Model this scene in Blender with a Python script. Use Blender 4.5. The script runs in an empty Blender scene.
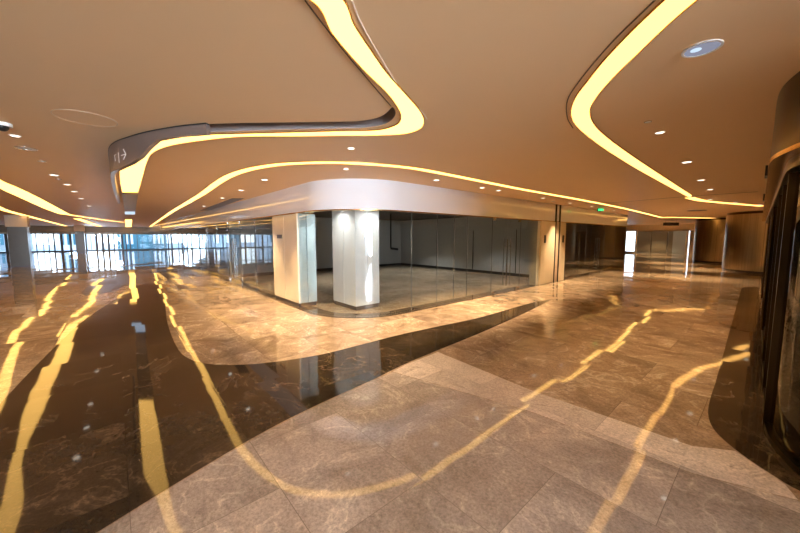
import bpy, bmesh, math, random
from mathutils import Vector, geometry
random.seed(7)
scene = bpy.context.scene
COL = scene.collection
# ------------------------------------------------------------------ camera model
F = 326.0; PITCH = 0.0915; CAMZ = 1.75
H = 2.96          # ceiling height
HF = 2.33         # underside of the shop fascias
def P(x, y, z=H):
    """pixel of the 800x533 frame -> world point on the horizontal plane z"""
    X = (x-400)/F; Y = -(y-266.5)/F
    d = (X, math.cos(PITCH)+Y*math.sin(PITCH), -math.sin(PITCH)+Y*math.cos(PITCH))
    t = (z-CAMZ)/d[2]
    return Vector((d[0]*t, d[1]*t))
cam = bpy.data.cameras.new('camera'); cam.sensor_width = 36; cam.lens = F/800*36
cam.clip_start = .02; cam.clip_end = 400
co = bpy.data.objects.new('camera', cam); COL.objects.link(co)
co.location = (0, 0, CAMZ); co.rotation_euler = (math.pi/2-PITCH, 0, 0)
scene.camera = co
# building frame: corner C, left shop front runs along U, right shop front along V
C = Vector((-1.116, 6.40)); U = Vector((-.658, .753)); V = Vector((.753, .658))
def S(a, b): return C + a*U + b*V
def v3(p, z): return Vector((p[0], p[1], z))

# ------------------------------------------------------------------ materials
def newmat(name):
    m = bpy.data.materials.new(name); m.use_nodes = True
    nt = m.node_tree; nt.nodes.clear()
    out = nt.nodes.new('ShaderNodeOutputMaterial')
    return m, nt, out
def N(nt, kind, **kw):
    n = nt.nodes.new(kind)
    for k, v in kw.items(): setattr(n, k, v)
    return n
def setin(n, **kw):
    for k, v in kw.items(): n.inputs[k.replace('_', ' ')].default_value = v
def mix(nt, fac, a, b):
    m = N(nt, 'ShaderNodeMix', data_type='RGBA')
    if isinstance(fac, (int, float)): m.inputs[0].default_value = fac
    else: nt.links.new(fac, m.inputs[0])
    for s, v in ((6, a), (7, b)):
        if isinstance(v, tuple): m.inputs[s].default_value = (*v, 1)
        else: nt.links.new(v, m.inputs[s])
    return m.outputs[2]
def ramp(nt, src, stops):
    r = N(nt, 'ShaderNodeValToRGB'); nt.links.new(src, r.inputs[0])
    el = r.color_ramp.elements
    while len(el) < len(stops): el.new(.5)
    for e, (p, c) in zip(el, stops):
        e.position = p; e.color = (*c, 1) if isinstance(c, tuple) else (c, c, c, 1)
    return r.outputs[0]
def plain(name, col, rough=.5, metal=0, spec=.5, var=.06, scale=6, bump=0, coat=0, stretch=None):
    m, nt, out = newmat(name)
    p = N(nt, 'ShaderNodeBsdfPrincipled')
    tc = N(nt, 'ShaderNodeTexCoord'); ns = N(nt, 'ShaderNodeTexNoise')
    src = tc.outputs['Object']
    if stretch:
        mp = N(nt, 'ShaderNodeMapping'); mp.inputs['Scale'].default_value = stretch
        nt.links.new(src, mp.inputs[0]); src = mp.outputs[0]
    nt.links.new(src, ns.inputs['Vector']); setin(ns, Scale=scale, Detail=3.0)
    c1 = tuple(max(0, c*(1-var)) for c in col); c2 = tuple(min(1, c*(1+var)) for c in col)
    nt.links.new(mix(nt, ns.outputs['Fac'], c1, c2), p.inputs['Base Color'])
    setin(p, Roughness=rough, Metallic=metal)
    p.inputs['Specular IOR Level'].default_value = spec
    p.inputs['Coat Weight'].default_value = coat; p.inputs['Coat Roughness'].default_value = .08
    if bump:
        b = N(nt, 'ShaderNodeBump'); setin(b, Strength=bump, Distance=.01)
        nt.links.new(ns.outputs['Fac'], b.inputs['Height']); nt.links.new(b.outputs[0], p.inputs['Normal'])
    nt.links.new(p.outputs[0], out.inputs[0])
    return m
def emit(name, col, s):
    m, nt, out = newmat(name)
    e = N(nt, 'ShaderNodeEmission'); e.inputs[0].default_value = (*col, 1); e.inputs[1].default_value = s
    nt.links.new(e.outputs[0], out.inputs[0]); return m
def glass(name, tint=(.93, .97, .96), ior=1.5, rough=0.0, boost=1.0):
    m, nt, out = newmat(name)
    t = N(nt, 'ShaderNodeBsdfTransparent'); t.inputs[0].default_value = (*tint, 1)
    g = N(nt, 'ShaderNodeBsdfGlossy'); g.inputs['Roughness'].default_value = rough
    f = N(nt, 'ShaderNodeLayerWeight'); f.inputs[0].default_value = .5
    pw = N(nt, 'ShaderNodeMath', operation='POWER'); pw.inputs[1].default_value = 5; nt.links.new(f.outputs['Facing'], pw.inputs[0])
    f0 = ((ior-1)/(ior+1))**2
    mu = N(nt, 'ShaderNodeMath', operation='MULTIPLY_ADD', use_clamp=True); mu.inputs[1].default_value = (1-f0)*boost; mu.inputs[2].default_value = f0
    nt.links.new(pw.outputs[0], mu.inputs[0])
    x = N(nt, 'ShaderNodeMixShader')
    nt.links.new(mu.outputs[0], x.inputs[0]); nt.links.new(t.outputs[0], x.inputs[1]); nt.links.new(g.outputs[0], x.inputs[2])
    nt.links.new(x.outputs[0], out.inputs[0]); return m
def marble(name, c_dark, c_mid, c_light, vein, veinamt=.5, rough=.045, tone=.16, tilt=.009, bw=1.2, bh=.8, spec=.6):
    """polished stone laid in slabs along the building's own grid"""
    m, nt, out = newmat(name); L = nt.links.new
    p = N(nt, 'ShaderNodeBsdfPrincipled')
    geo = N(nt, 'ShaderNodeNewGeometry')
    def dot(v, off):
        d = N(nt, 'ShaderNodeVectorMath', operation='DOT_PRODUCT'); L(geo.outputs['Position'], d.inputs[0]); d.inputs[1].default_value = v
        a = N(nt, 'ShaderNodeMath', operation='ADD'); L(d.outputs['Value'], a.inputs[0]); a.inputs[1].default_value = off
        return a.outputs[0]
    cb = N(nt, 'ShaderNodeCombineXYZ')
    L(dot((U.x, U.y, 0), 40 - C.dot(U)), cb.inputs[0]); L(dot((V.x, V.y, 0), 40.2 - C.dot(V)), cb.inputs[1])
    br = N(nt, 'ShaderNodeTexBrick', offset=.5, squash=1.0)
    L(cb.outputs[0], br.inputs['Vector'])
    setin(br, Scale=1.0)
    br.inputs['Color1'].default_value = (0, 0, 0, 1); br.inputs['Color2'].default_value = (1, 1, 1, 1); br.inputs['Mortar'].default_value = (.5, .5, .5, 1)
    br.inputs['Mortar Size'].default_value = .0022; br.inputs['Mortar Smooth'].default_value = .1
    br.inputs['Brick Width'].default_value = bw; br.inputs['Row Height'].default_value = bh
    rnd = N(nt, 'ShaderNodeRGBToBW'); L(br.outputs['Color'], rnd.inputs[0]); r = rnd.outputs[0]
    # per-slab shift of the stone figure
    sh = N(nt, 'ShaderNodeVectorMath', operation='MULTIPLY_ADD'); cr = N(nt, 'ShaderNodeCombineXYZ')
    for i in range(3): L(r, cr.inputs[i])
    L(cr.outputs[0], sh.inputs[0]); sh.inputs[1].default_value = (13, 29, 7); L(cb.outputs[0], sh.inputs[2])
    n1 = N(nt, 'ShaderNodeTexNoise'); L(sh.outputs[0], n1.inputs['Vector']); setin(n1, Scale=1.3, Detail=9.0, Roughness=.68, Distortion=1.4)
    n2 = N(nt, 'ShaderNodeTexNoise'); L(sh.outputs[0], n2.inputs['Vector']); setin(n2, Scale=48.0, Detail=5.0, Roughness=.8)
    base = ramp(nt, n1.outputs['Fac'], [(.32, c_dark), (.5, c_mid), (.7, c_light)])
    # veins: thin ridge lines of a distorted noise
    n3 = N(nt, 'ShaderNodeTexNoise'); L(sh.outputs[0], n3.inputs['Vector']); setin(n3, Scale=.95, Detail=5.0, Roughness=.55, Distortion=2.2)
    ab = N(nt, 'ShaderNodeMath', operation='SUBTRACT'); L(n3.outputs['Fac'], ab.inputs[0]); ab.inputs[1].default_value = .5
    ab2 = N(nt, 'ShaderNodeMath', operation='ABSOLUTE'); L(ab.outputs[0], ab2.inputs[0])
    vr = ramp(nt, ab2.outputs[0], [(0, 1.0), (.012, .35), (.03, 0.0)])
    gate = ramp(nt, n1.outputs['Fac'], [(.42, 0.0), (.6, 1.0)])
    vm = N(nt, 'ShaderNodeMath', operation='MULTIPLY'); L(vr, vm.inputs[0]); L(gate, vm.inputs[1])
    vm2 = N(nt, 'ShaderNodeMath', operation='MULTIPLY'); L(vm.outputs[0], vm2.inputs[0]); vm2.inputs[1].default_value = veinamt
    c = mix(nt, vm2.outputs[0], base, vein)
    # fine grain and slab tone
    mr = N(nt, 'ShaderNodeMapRange'); L(n2.outputs['Fac'], mr.inputs[0]); setin(mr, From_Min=.3, From_Max=.7, To_Min=.62, To_Max=1.38)
    tr = N(nt, 'ShaderNodeMapRange'); L(r, tr.inputs[0]); setin(tr, To_Min=1-tone, To_Max=1+tone)
    mm = N(nt, 'ShaderNodeMath', operation='MULTIPLY'); L(mr.outputs[0], mm.inputs[0]); L(tr.outputs[0], mm.inputs[1])
    sc = N(nt, 'ShaderNodeVectorMath', operation='SCALE'); L(c, sc.inputs[0]); L(mm.outputs[0], sc.inputs['Scale'])
    cm = mix(nt, br.outputs['Fac'], sc.outputs[0], tuple(x*.75 for x in c_dark))
    L(cm, p.inputs['Base Color'])
    # slabs are laid a hair out of level, so mirror images break at the joints
    def cen(mul, add):
        q = N(nt, 'ShaderNodeMath', operation='MULTIPLY'); L(r, q.inputs[0]); q.inputs[1].default_value = mul
        s = N(nt, 'ShaderNodeMath', operation='SINE'); L(q.outputs[0], s.inputs[0])
        t = N(nt, 'ShaderNodeMath', operation='MULTIPLY'); L(s.outputs[0], t.inputs[0]); t.inputs[1].default_value = tilt
        return t.outputs[0]
    ct = N(nt, 'ShaderNodeCombineXYZ'); L(cen(97, 0), ct.inputs[0]); L(cen(61, 0), ct.inputs[1])
    n4 = N(nt, 'ShaderNodeTexNoise'); L(cb.outputs[0], n4.inputs['Vector']); setin(n4, Scale=2.0, Detail=1.0)
    sb = N(nt, 'ShaderNodeVectorMath', operation='SUBTRACT'); L(n4.outputs['Color'], sb.inputs[0]); sb.inputs[1].default_value = (.5, .5, .5)
    s2 = N(nt, 'ShaderNodeVectorMath', operation='MULTIPLY'); L(sb.outputs[0], s2.inputs[0]); s2.inputs[1].default_value = (.012, .012, 0)
    a1 = N(nt, 'ShaderNodeVectorMath', operation='ADD'); L(ct.outputs[0], a1.inputs[0]); L(s2.outputs[0], a1.inputs[1])
    a2 = N(nt, 'ShaderNodeVectorMath', operation='ADD'); L(geo.outputs['Normal'], a2.inputs[0]); L(a1.outputs[0], a2.inputs[1])
    nn = N(nt, 'ShaderNodeVectorMath', operation='NORMALIZE'); L(a2.outputs[0], nn.inputs[0])
    L(nn.outputs[0], p.inputs['Normal'])
    rr = N(nt, 'ShaderNodeMapRange'); L(n2.outputs['Fac'], rr.inputs[0]); setin(rr, To_Min=rough*.6, To_Max=rough*1.5)
    L(rr.outputs[0], p.inputs['Roughness']); p.inputs['Specular IOR Level'].default_value = spec
    L(p.outputs[0], out.inputs[0])
    return m
M = {}
M['floor'] = marble('beige_marble', (.22, .155, .105), (.37, .275, .20), (.50, .39, .29), (.78, .68, .56), .7, tone=.13)
M['floor_light'] = marble('pale_marble', (.54, .47, .42), (.66, .58, .52), (.76, .68, .61), (.22, .16, .12), .5)
M['floor_grey'] = marble('grey_brown_marble', (.32, .27, .235), (.44, .38, .34), (.56, .49, .44), (.80, .72, .62), .75)
M['floor_dark'] = marble('dark_emperador_marble', (.028, .019, .012), (.045, .032, .021), (.08, .058, .04), (.26, .18, .11), .45, tone=.25, spec=.42)
M['floor_brown'] = marble('brown_border_marble', (.09, .06, .045), (.14, .10, .07), (.19, .14, .10), (.33, .24, .17), .3, tone=.1, spec=.4)
M['shop_floor'] = marble('shop_floor_stone', (.30, .225, .15), (.38, .29, .20), (.45, .36, .26), (.4, .34, .27), .2, rough=.25, bw=.8, bh=.8, spec=.35)
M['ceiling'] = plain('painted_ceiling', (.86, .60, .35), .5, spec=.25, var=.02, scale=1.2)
M['fascia'] = plain('fascia_panel', (.92, .94, .99), .06, spec=.6, var=.02, scale=1.5, coat=.6)
M['cream'] = plain('cream_stone_cladding', (.80, .69, .53), .12, spec=.55, var=.07, scale=3, coat=.5)
M['white_stone'] = plain('white_glossy_cladding', (.90, .90, .90), .2, spec=.6, var=.05, scale=2.2, coat=.8, stretch=(6, 6, .4))
M['side_glass'] = plain('pale_blue_glass_cladding', (.55, .68, .72), .08, spec=.7, var=.05, scale=2, coat=.7)
M['plinth'] = plain('dark_plinth', (.06, .05, .05), .3)
M['bronze'] = plain('brushed_bronze', (.50, .38, .24), .30, metal=1, var=.35, scale=3, stretch=(5, 5, .15))
M['bronze_dark'] = plain('dark_bronze', (.075, .048, .022), .28, metal=1, var=.25, scale=3, stretch=(5, 5, .2))
M['brass'] = plain('brass_edge', (.75, .47, .17), .25, metal=1, var=.1)
M['steel'] = plain('polished_steel', (.72, .72, .72), .18, metal=1, var=.05)
M['joint'] = plain('clear_silicone_joint', (.14, .14, .13), .3, var=.02)
M['black'] = plain('black_paint', (.012, .012, .012), .35)
M['frame'] = plain('dark_frame', (.035, .032, .03), .35)
M['shop_wall'] = plain('grey_plaster', (.55, .56, .56), .75, var=.06)
M['shop_wall_light'] = plain('pale_plaster', (.55, .55, .52), .6, var=.05)
M['shop_ceiling'] = plain('dark_shop_ceiling', (.06, .06, .06), .8)
M['wall'] = plain('beige_wall', (.62, .50, .38), .5, var=.04)
M['wall_brown'] = plain('brown_wall', (.30, .22, .14), .35, var=.08)
M['pillar_dark'] = plain('dark_pillar_cladding', (.07, .058, .038), .3, var=.08)
M['board'] = plain('grey_sign_board', (.26, .20, .175), .32, metal=.55, var=.08, spec=.5)
M['groove'] = plain('groove_lining', (.42, .34, .31), .4, metal=.3, var=.05)
M['white'] = plain('white_enamel', (.85, .85, .85), .35, var=.02)
M['sign_white'] = plain('white_sign_paint', (.9, .9, .88), .5, var=.02)
M['line_dark'] = plain('shadow_gap', (.10, .065, .04), .6)
M['line_light'] = plain('pale_joint', (.9, .78, .66), .4)
M['glass'] = glass('clear_glass', (.93, .95, .94), 1.75)
M['glass_dark'] = glass('smoked_glass', (.30, .27, .20), 1.45)
M['glass_far'] = glass('window_glazing', (.92, .97, 1.0), 1.3)
M['strip'] = emit('warm_strip_diffuser', (1.0, .55, .13), 3.3)
M['strip_right'] = emit('amber_strip_diffuser', (1.0, .50, .12), 2.8)
M['lamp'] = emit('downlight_lens', (1.0, .88, .72), 3)
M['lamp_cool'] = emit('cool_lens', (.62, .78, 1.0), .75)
M['reflector'] = emit('lit_reflector', (.60, .62, .80), .30)
M['green'] = emit('green_sign_face', (.05, 1.0, .25), 1.2)
M['outer_white'] = plain('white_facade', (.85, .88, .9), .6)
M['outer_teal'] = plain('teal_facade', (.05, .18, .22), .4)
M['outer_blue'] = plain('blue_facade', (.22, .36, .52), .4)
M['outer_grey'] = plain('grey_facade', (.35, .38, .4), .7)
M['pavement'] = plain('pavement', (.55, .55, .55), .8)

# ------------------------------------------------------------------ mesh helpers
def link(name, bm, mat, parent=None, smooth=False):
    bmesh.ops.recalc_face_normals(bm, faces=bm.faces)
    me = bpy.data.meshes.new(name); bm.to_mesh(me); bm.free()
    if smooth:
        for p in me.polygons: p.use_smooth = True
    me.materials.append(M[mat] if isinstance(mat, str) else mat)
    o = bpy.data.objects.new(name, me); COL.objects.link(o)
    if parent: o.parent = parent
    return o
def smooth_angle(o, deg=35):
    me = o.data
    for p in me.polygons: p.use_smooth = True
    try: me.set_sharp_from_angle(angle=math.radians(deg))
    except Exception: pass
    return o
def struct(o): o['kind'] = 'structure'; return o
def tag(o, label, cat, group=None):
    o['label'] = label; o['category'] = cat
    if group: o['group'] = group
    return o
def empty(name, loc, rz=0):
    o = bpy.data.objects.new(name, None); COL.objects.link(o); o.location = loc; o.rotation_euler = (0, 0, rz)
    o.empty_display_size = .1; return o
def prism(bm, pts, z0, z1):
    """closed outline (world xy) extruded between two heights"""
    n = len(pts)
    lo = [bm.verts.new((p[0], p[1], z0)) for p in pts]; hi = [bm.verts.new((p[0], p[1], z1)) for p in pts]
    for i in range(n): bm.faces.new((lo[i], lo[(i+1) % n], hi[(i+1) % n], hi[i]))
    tri = geometry.tessellate_polygon([[Vector((p[0], p[1], 0)) for p in pts]])
    for t in tri:
        bm.faces.new([lo[k] for k in t]); bm.faces.new([hi[k] for k in t])
def sheet(bm, pts, z):
    vs = [bm.verts.new((p[0], p[1], z)) for p in pts]
    for t in geometry.tessellate_polygon([[Vector((p[0], p[1], 0)) for p in pts]]): bm.faces.new([vs[k] for k in t])
def box_ab(bm, a0, a1, b0, b1, z0, z1):
    prism(bm, [S(a0, b0), S(a1, b0), S(a1, b1), S(a0, b1)], z0, z1)
def catmull(pts, n=6, closed=False):
    pts = [Vector(p[:2]) for p in pts]; out = []
    m = len(pts)
    for i in range(m if closed else m-1):
        if closed: p0, p1, p2, p3 = pts[i-1], pts[i], pts[(i+1) % m], pts[(i+2) % m]
        else: p0, p1, p2, p3 = pts[max(i-1, 0)], pts[i], pts[i+1], pts[min(i+2, m-1)]
        # centripetal-ish: chord lengths differ a lot, so scale tangents
        l = (p2-p1).length; l0 = max((p1-p0).length, 1e-6); l2 = max((p3-p2).length, 1e-6)
        t1 = ((p2-p0)/(l0+l))*l if i > 0 or closed else (p2-p1)
        t2 = ((p3-p1)/(l+l2))*l if i < m-2 or closed else (p2-p1)
        for k in range(n):
            t = k/n; h = t*t*t; q = t*t
            out.append(p1*(2*h-3*q+1)+t1*(h-2*q+t)+p2*(-2*h+3*q)+t2*(h-q))
    if not closed: out.append(pts[-1])
    return out
def resample(pts, n):
    L = [0]
    for i in range(1, len(pts)): L.append(L[-1]+(pts[i]-pts[i-1]).length)
    out = []; j = 0
    for k in range(n):
        s = L[-1]*k/(n-1)
        while j < len(L)-2 and L[j+1] < s: j += 1
        t = (s-L[j])/max(L[j+1]-L[j], 1e-9); out.append(pts[j].lerp(pts[j+1], min(max(t, 0), 1)))
    return out
def offset(path, d):
    """offset an open xy path by d to its left (scalar or list)"""
    out = []
    for i, p in enumerate(path):
        a = path[max(i-1, 0)]; b = path[min(i+1, len(path)-1)]
        t = (b-a).normalized(); n = Vector((-t.y, t.x))
        out.append(p + n*(d[i] if isinstance(d, list) else d))
    return out
def band(bm, A, B, z0, z1):
    """solid between two xy polylines of equal length"""
    n = len(A)
    r = [[bm.verts.new((q[i].x, q[i].y, z)) for i in range(n)] for q, z in ((A, z0), (B, z0), (B, z1), (A, z1))]
    for i in range(n-1):
        for k in range(4):
            k2 = (k+1) % 4
            bm.faces.new((r[k][i], r[k][i+1], r[k2][i+1], r[k2][i]))
    for i in (0, n-1): bm.faces.new([r[k][i] for k in range(4)])
def ribbon(bm, path, w, z0, z1): band(bm, offset(path, w/2), offset(path, -w/2), z0, z1)
def disc(bm, c, r0, r1, z0, z1, n=28):
    """ring or disc, c=(x,y)"""
    if r0 <= 0:
        pts = [(c[0]+r1*math.cos(2*math.pi*i/n), c[1]+r1*math.sin(2*math.pi*i/n)) for i in range(n)]
        prism(bm, pts, z0, z1); return
    rings = []
    for r, z in ((r0, z0), (r1, z0), (r1, z1), (r0, z1)):
        rings.append([bm.verts.new((c[0]+r*math.cos(2*math.pi*i/n), c[1]+r*math.sin(2*math.pi*i/n), z)) for i in range(n)])
    for k in range(4):
        A = rings[k]; B = rings[(k+1) % 4]
        for i in range(n): bm.faces.new((A[i], A[(i+1) % n], B[(i+1) % n], B[i]))
def tube(bm, p, q, r, n=12):
    p = Vector(p); q = Vector(q); d = (q-p).normalized()
    u = d.cross(Vector((0, 0, 1)) if abs(d.z) < .9 else Vector((1, 0, 0))).normalized(); w = d.cross(u)
    A = [bm.verts.new(p+r*(u*math.cos(2*math.pi*i/n)+w*math.sin(2*math.pi*i/n))) for i in range(n)]
    B = [bm.verts.new(q+r*(u*math.cos(2*math.pi*i/n)+w*math.sin(2*math.pi*i/n))) for i in range(n)]
    for i in range(n): bm.faces.new((A[i], A[(i+1) % n], B[(i+1) % n], B[i]))
    bm.faces.new(A); bm.faces.new(B)
BM = bmesh.new
def copy_tree(o, parent=None):
    c = o.copy(); COL.objects.link(c)
    if parent: c.parent = parent
    for ch in [x for x in bpy.data.objects if x.parent == o]: copy_tree(ch, c)
    return c
def px(pts, z=H): return [P(x, y, z) for x, y in pts]

A0, A1, B0, B1 = -16.0, 49.5, -16.5, 44.0
# ------------------------------------------------------------------ floor
bm = BM(); prism(bm, [S(A0, B0), S(A1, B0), S(A1, B1), S(A0, B1)], -.2, 0); struct(link('floor', bm, 'floor'))
# dark sweep, lower left, running out to a point on the right
dk = catmull(px([(552, 299.3), (531, 303), (478, 318), (440, 326), (399, 335), (360, 345), (319, 355), (266, 363), (228, 365), (202, 363), (186, 357), (178, 349), (171, 334), (166.6, 319), (165, 301), (162, 288), (158, 282.5), (150, 283), (137.5, 286), (122.5, 295), (100, 309), (82, 322), (64, 338), (30, 372), (0, 404)], 0), 5)
dk += [Vector((-8.6, 1.2)), Vector((-12, -2.5)), Vector((-9, -6)), Vector((-5.6, -2.2))]
dk += catmull(px([(96, 533), (180, 481), (266, 430.5), (319, 404), (372, 380), (405, 364), (436, 351), (480, 333), (527, 312), (552, 299.3)], 0), 5)[:-1]
bm = BM(); prism(bm, dk, 0, .0015); struct(link('floor', bm, 'floor_dark'))
# farther dark lens in the left corridor
ln = catmull(px([(82, 292), (93, 284), (112, 277.5), (131, 275), (134, 278), (128, 284), (112, 291), (96, 295), (86, 295.5)], 0), 4, True)
bm = BM(); prism(bm, ln, 0, .0015); struct(link('floor', bm, 'floor_dark'))
# dark border round the shop on the right
rb = catmull(px([(741.5, 288), (728.5, 335), (716, 381), (709.5, 402), (708.5, 417), (716, 432), (740, 453), (785, 483), (800, 491)], 0), 5)
rb += [Vector((2.5, 1.6)), Vector((2.38, 1.0)), Vector((2.4, .2)), Vector((2.8, -1.5)), Vector((3.3, -1.5)), Vector((2.9, .2)), Vector((2.9, 1.3)), Vector((3.1, 2.35)), Vector((3.3, 2.7)), Vector((5.5, 4.8)), Vector((12.6, 11.35))]
bm = BM(); prism(bm, rb, 0, .0015); struct(link('floor', bm, 'floor_dark'))
# pale band and the greyer field in front of it
def fb(a0, a1, b0, b1, m, z):
    bm = BM(); prism(bm, [S(a0, b0), S(a1, b0), S(a1, b1), S(a0, b1)], 0, z); return struct(link('floor', bm, m))
e0 = P(436, 351, 0); e1 = P(372, 380, 0); e2 = P(800, 491, 0)
bm = BM(); prism(bm, [P(438, 352, 0), P(533, 391, 0), P(692, 446, 0), P(735, 451, 0), P(785, 484.5, 0), P(798, 500, 0), P(692, 473, 0), P(533, 412, 0), P(393, 371.5, 0), P(405, 365, 0)], 0, .0011); struct(link('floor', bm, 'floor_light'))
gz = px([(393, 372), (533, 412.5), (692, 473.5), (799, 501)], 0) + [Vector((2.45, 1.5)), Vector((2.3, .9)), Vector((2.3, .2)), Vector((2.6, -1.5)), Vector((-1, -4)), Vector((-4.6, -1.6))] + px([(98, 533), (180, 482), (266, 431.5), (319, 405), (372, 381)], 0)
bm = BM(); prism(bm, gz, 0, .0009); struct(link('floor', bm, 'floor_grey'))

# storefront path: left run, rounded corner, right run
R = 1.45
def corner_path(off=0.0, n=14, a_end=R, b_end=R):
    cen = S(R, R); r = R+off
    pts = []
    for i in range(n+1):
        t = math.pi/2*i/n
        d = -V*math.cos(t) - U*math.sin(t)
        pts.append(cen+d*r)
    first = S(a_end, -off) ; last = S(-off, b_end)
    res = []
    if a_end > R+1e-6: res.append(first)
    res += pts
    if b_end > R+1e-6: res.append(last)
    return res
# dark threshold strip along the shop front
o1 = corner_path(.12, 14, 49, 18.5); i1 = corner_path(-.30, 14, 49, 18.5)
bm = BM(); band(bm, o1, i1, 0, .002); struct(link('trim_1', bm, 'floor_brown'))
# shop floor
sf = corner_path(-.02, 14, 49, 18.5); bm = BM(); prism(bm, sf+[S(13.9, 18.5), S(14, 10), S(49, 10)], 0, .0012); struct(link('floor', bm, 'shop_floor'))
# ceiling of the shops, lower and dark
cf = corner_path(-.12, 14, 49, 18.3); bm = BM(); prism(bm, cf+[S(13.9, 18.3), S(14, 10), S(49, 10)], 2.72, 2.8); struct(link('ceiling', bm, 'shop_ceiling'))

# ------------------------------------------------------------------ ceiling with the open groove
groove_far = [Vector(p) for p in px([(196, 133), (205, 132.3), (240, 131), (300, 129), (340, 128.4), (365, 127.6), (383, 124.6), (391.5, 120), (395.3, 114.5), (395, 109.5), (393, 107.3)])]
groove_near = [Vector(p) for p in px([(196, 125), (205, 124.2), (240, 123), (300, 122.2), (340, 121.6), (360, 121), (374, 118.8), (382, 115.8), (388, 111.3), (390.8, 108.2), (392.5, 107)])]
gf = catmull(groove_far, 4); gn = catmull(groove_near, 4)
hole = gf + gn[::-1]
outer = [S(A0, B0), S(A1, B0), S(A1, B1), S(A0, B1)]
allp = outer+hole
tri = geometry.tessellate_polygon([[Vector((p.x, p.y, 0)) for p in outer], [Vector((p.x, p.y, 0)) for p in hole]])
bm = BM(); vs = [bm.verts.new((p.x, p.y, H)) for p in allp]
for t in tri:
    try: bm.faces.new([vs[k] for k in t])
    except ValueError: pass
ce = link('ceiling', bm, 'ceiling'); struct(ce)
bm = BM(); n = len(hole)
lo = [bm.verts.new((p.x, p.y, H)) for p in hole]; hi = [bm.verts.new((p.x, p.y, H+.3)) for p in hole]
for i in range(n): bm.faces.new((lo[i], lo[(i+1) % n], hi[(i+1) % n], hi[i]))
for t in geometry.tessellate_polygon([[Vector((p.x, p.y, 0)) for p in hole]]): bm.faces.new([hi[k] for k in t])
struct(link('ceiling', bm, 'groove'))
# thin joints in the ceiling
def line(pts, w, mat, name='trim_2', closed=False, k=5, z=H):
    pa = catmull(px(pts, z) if not isinstance(pts[0], Vector) else pts, k, closed)
    if closed: pa.append(pa[0])
    bm = BM(); ribbon(bm, pa, w, z-.003, z+.002); return struct(link(name, bm, mat))
line([(305, 0), (320, 20), (345, 52), (372, 84), (391, 106)], .008, 'line_dark')
line([(352, 0), (360, 21), (375, 48), (398, 85), (424, 114), (427, 119)], .008, 'line_light')
line([(655, 0), (612, 42), (580, 80), (567.5, 100), (567.5, 118), (573, 128)], .010, 'line_dark')
line([(585, 203.6), (617, 202.3), (680, 197), (758, 191.6)], .035, 'line_dark')
line([(150, 229.5), (200, 217.8), (250, 201.8)], .03, 'line_dark')

# ------------------------------------------------------------------ light strips
bpy.context.view_layer.update()
# big hooked strip, upper middle
outerL = [Vector((-1.9, .55)), Vector((-1.05, 1.2))] + px([(312.5, 0), (332.5, 32.5), (362.5, 67.5), (387.5, 92.5), (398, 107), (401, 115), (398.5, 122.5), (388, 127.3), (375, 129.6), (340, 130.4), (300, 131.5), (240, 133), (205, 134), (172, 136), (152, 140), (140, 151), (131, 160), (120, 168), (122, 192)])
innerR = [Vector((-1.2, .2)), Vector((-.6, .95))] + px([(345, 0), (354, 22.5), (370, 47.5), (387.5, 72.5), (407.5, 95), (420, 110), (424, 120), (420, 128), (405, 133), (375, 134.6), (340, 135), (300, 135.5), (240, 136), (200, 140), (170, 145), (153.5, 151.5), (147.5, 160), (143, 175), (138, 192)])
# matched point by point, so build from control pairs
def strip_pairs(L, Rr, label, mat, k=8, name='light_strip', trim=True):
    a = catmull(L, k); b = catmull(Rr, k)
    # every strip ends short of the end wall's soffit
    def deep(i): return max((a[i]-C).dot(U), (b[i]-C).dot(U))
    idx = [i for i in range(len(a)) if deep(i) <= 48.0]
    i0, i1_ = idx[0], idx[-1]
    def cut(i, j):
        t = (48.0-deep(i))/(deep(j)-deep(i)); return a[i].lerp(a[j], t), b[i].lerp(b[j], t)
    head = [cut(i0, i0-1)] if i0 > 0 else []; tail = [cut(i1_, i1_+1)] if i1_ < len(a)-1 else []
    a, b = [h[0] for h in head]+a[i0:i1_+1]+[t[0] for t in tail], [h[1] for h in head]+b[i0:i1_+1]+[t[1] for t in tail]
    root = empty(name, (a[0].x, a[0].y, H)); tag(root, label, 'ceiling light')
    bm = BM(); band(bm, a, b, H-.008, H+.004)
    bpy.context.view_layer.update()
    o = link('diffuser', bm, mat, root); o.matrix_parent_inverse = root.matrix_basis.inverted()
    if trim:
        for q in (a, b):
            bm = BM(); ribbon(bm, q, .008, H-.011, H+.003)
            o = link('edge_trim', bm, 'brass', root); o.matrix_parent_inverse = root.matrix_basis.inverted()
    return root
big = strip_pairs(outerL, innerR, 'broad hooked glowing ceiling strip that bends back to the grey sign board', 'strip')
# dark unlit tail of the strip with a pale end
bm = BM(); prism(bm, px([(122, 192.4), (138, 192.4), (135, 210.5), (124.8, 210.5)]), H-.05, H+.003)
tl = link('light_strip_tail', bm, 'board', big); tl.name = 'dark_tail'; tl.matrix_parent_inverse = big.matrix_basis.inverted()
tl['label'] = 'dark grey unlit tail panel'
bm = BM(); prism(bm, px([(124.8, 210.6), (135, 210.6), (134.8, 213.5), (125, 213.5)]), H-.05, H+.003)
tl = link('end_lens', bm, M['lamp_cool'], big); tl.matrix_parent_inverse = big.matrix_basis.inverted(); tl['label'] = 'pale blue glowing end lens'
# slim strip sweeping round the corner shop
ca = px([(145, 230.2), (171, 212.2), (200, 195), (225, 177.8), (245, 170), (275, 164.4), (306, 162.4), (337.5, 162.2), (375, 164), (412.5, 167.7), (450, 174.5), (487, 182), (525, 189.5), (580, 199.4), (625, 208.4), (662.5, 217.6)])
ca = catmull(ca, 7)
strip_pairs(offset(ca, .085), offset(ca, -.085), 'long slim glowing strip sweeping round above the corner shop fascia', 'strip', k=1)
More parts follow.
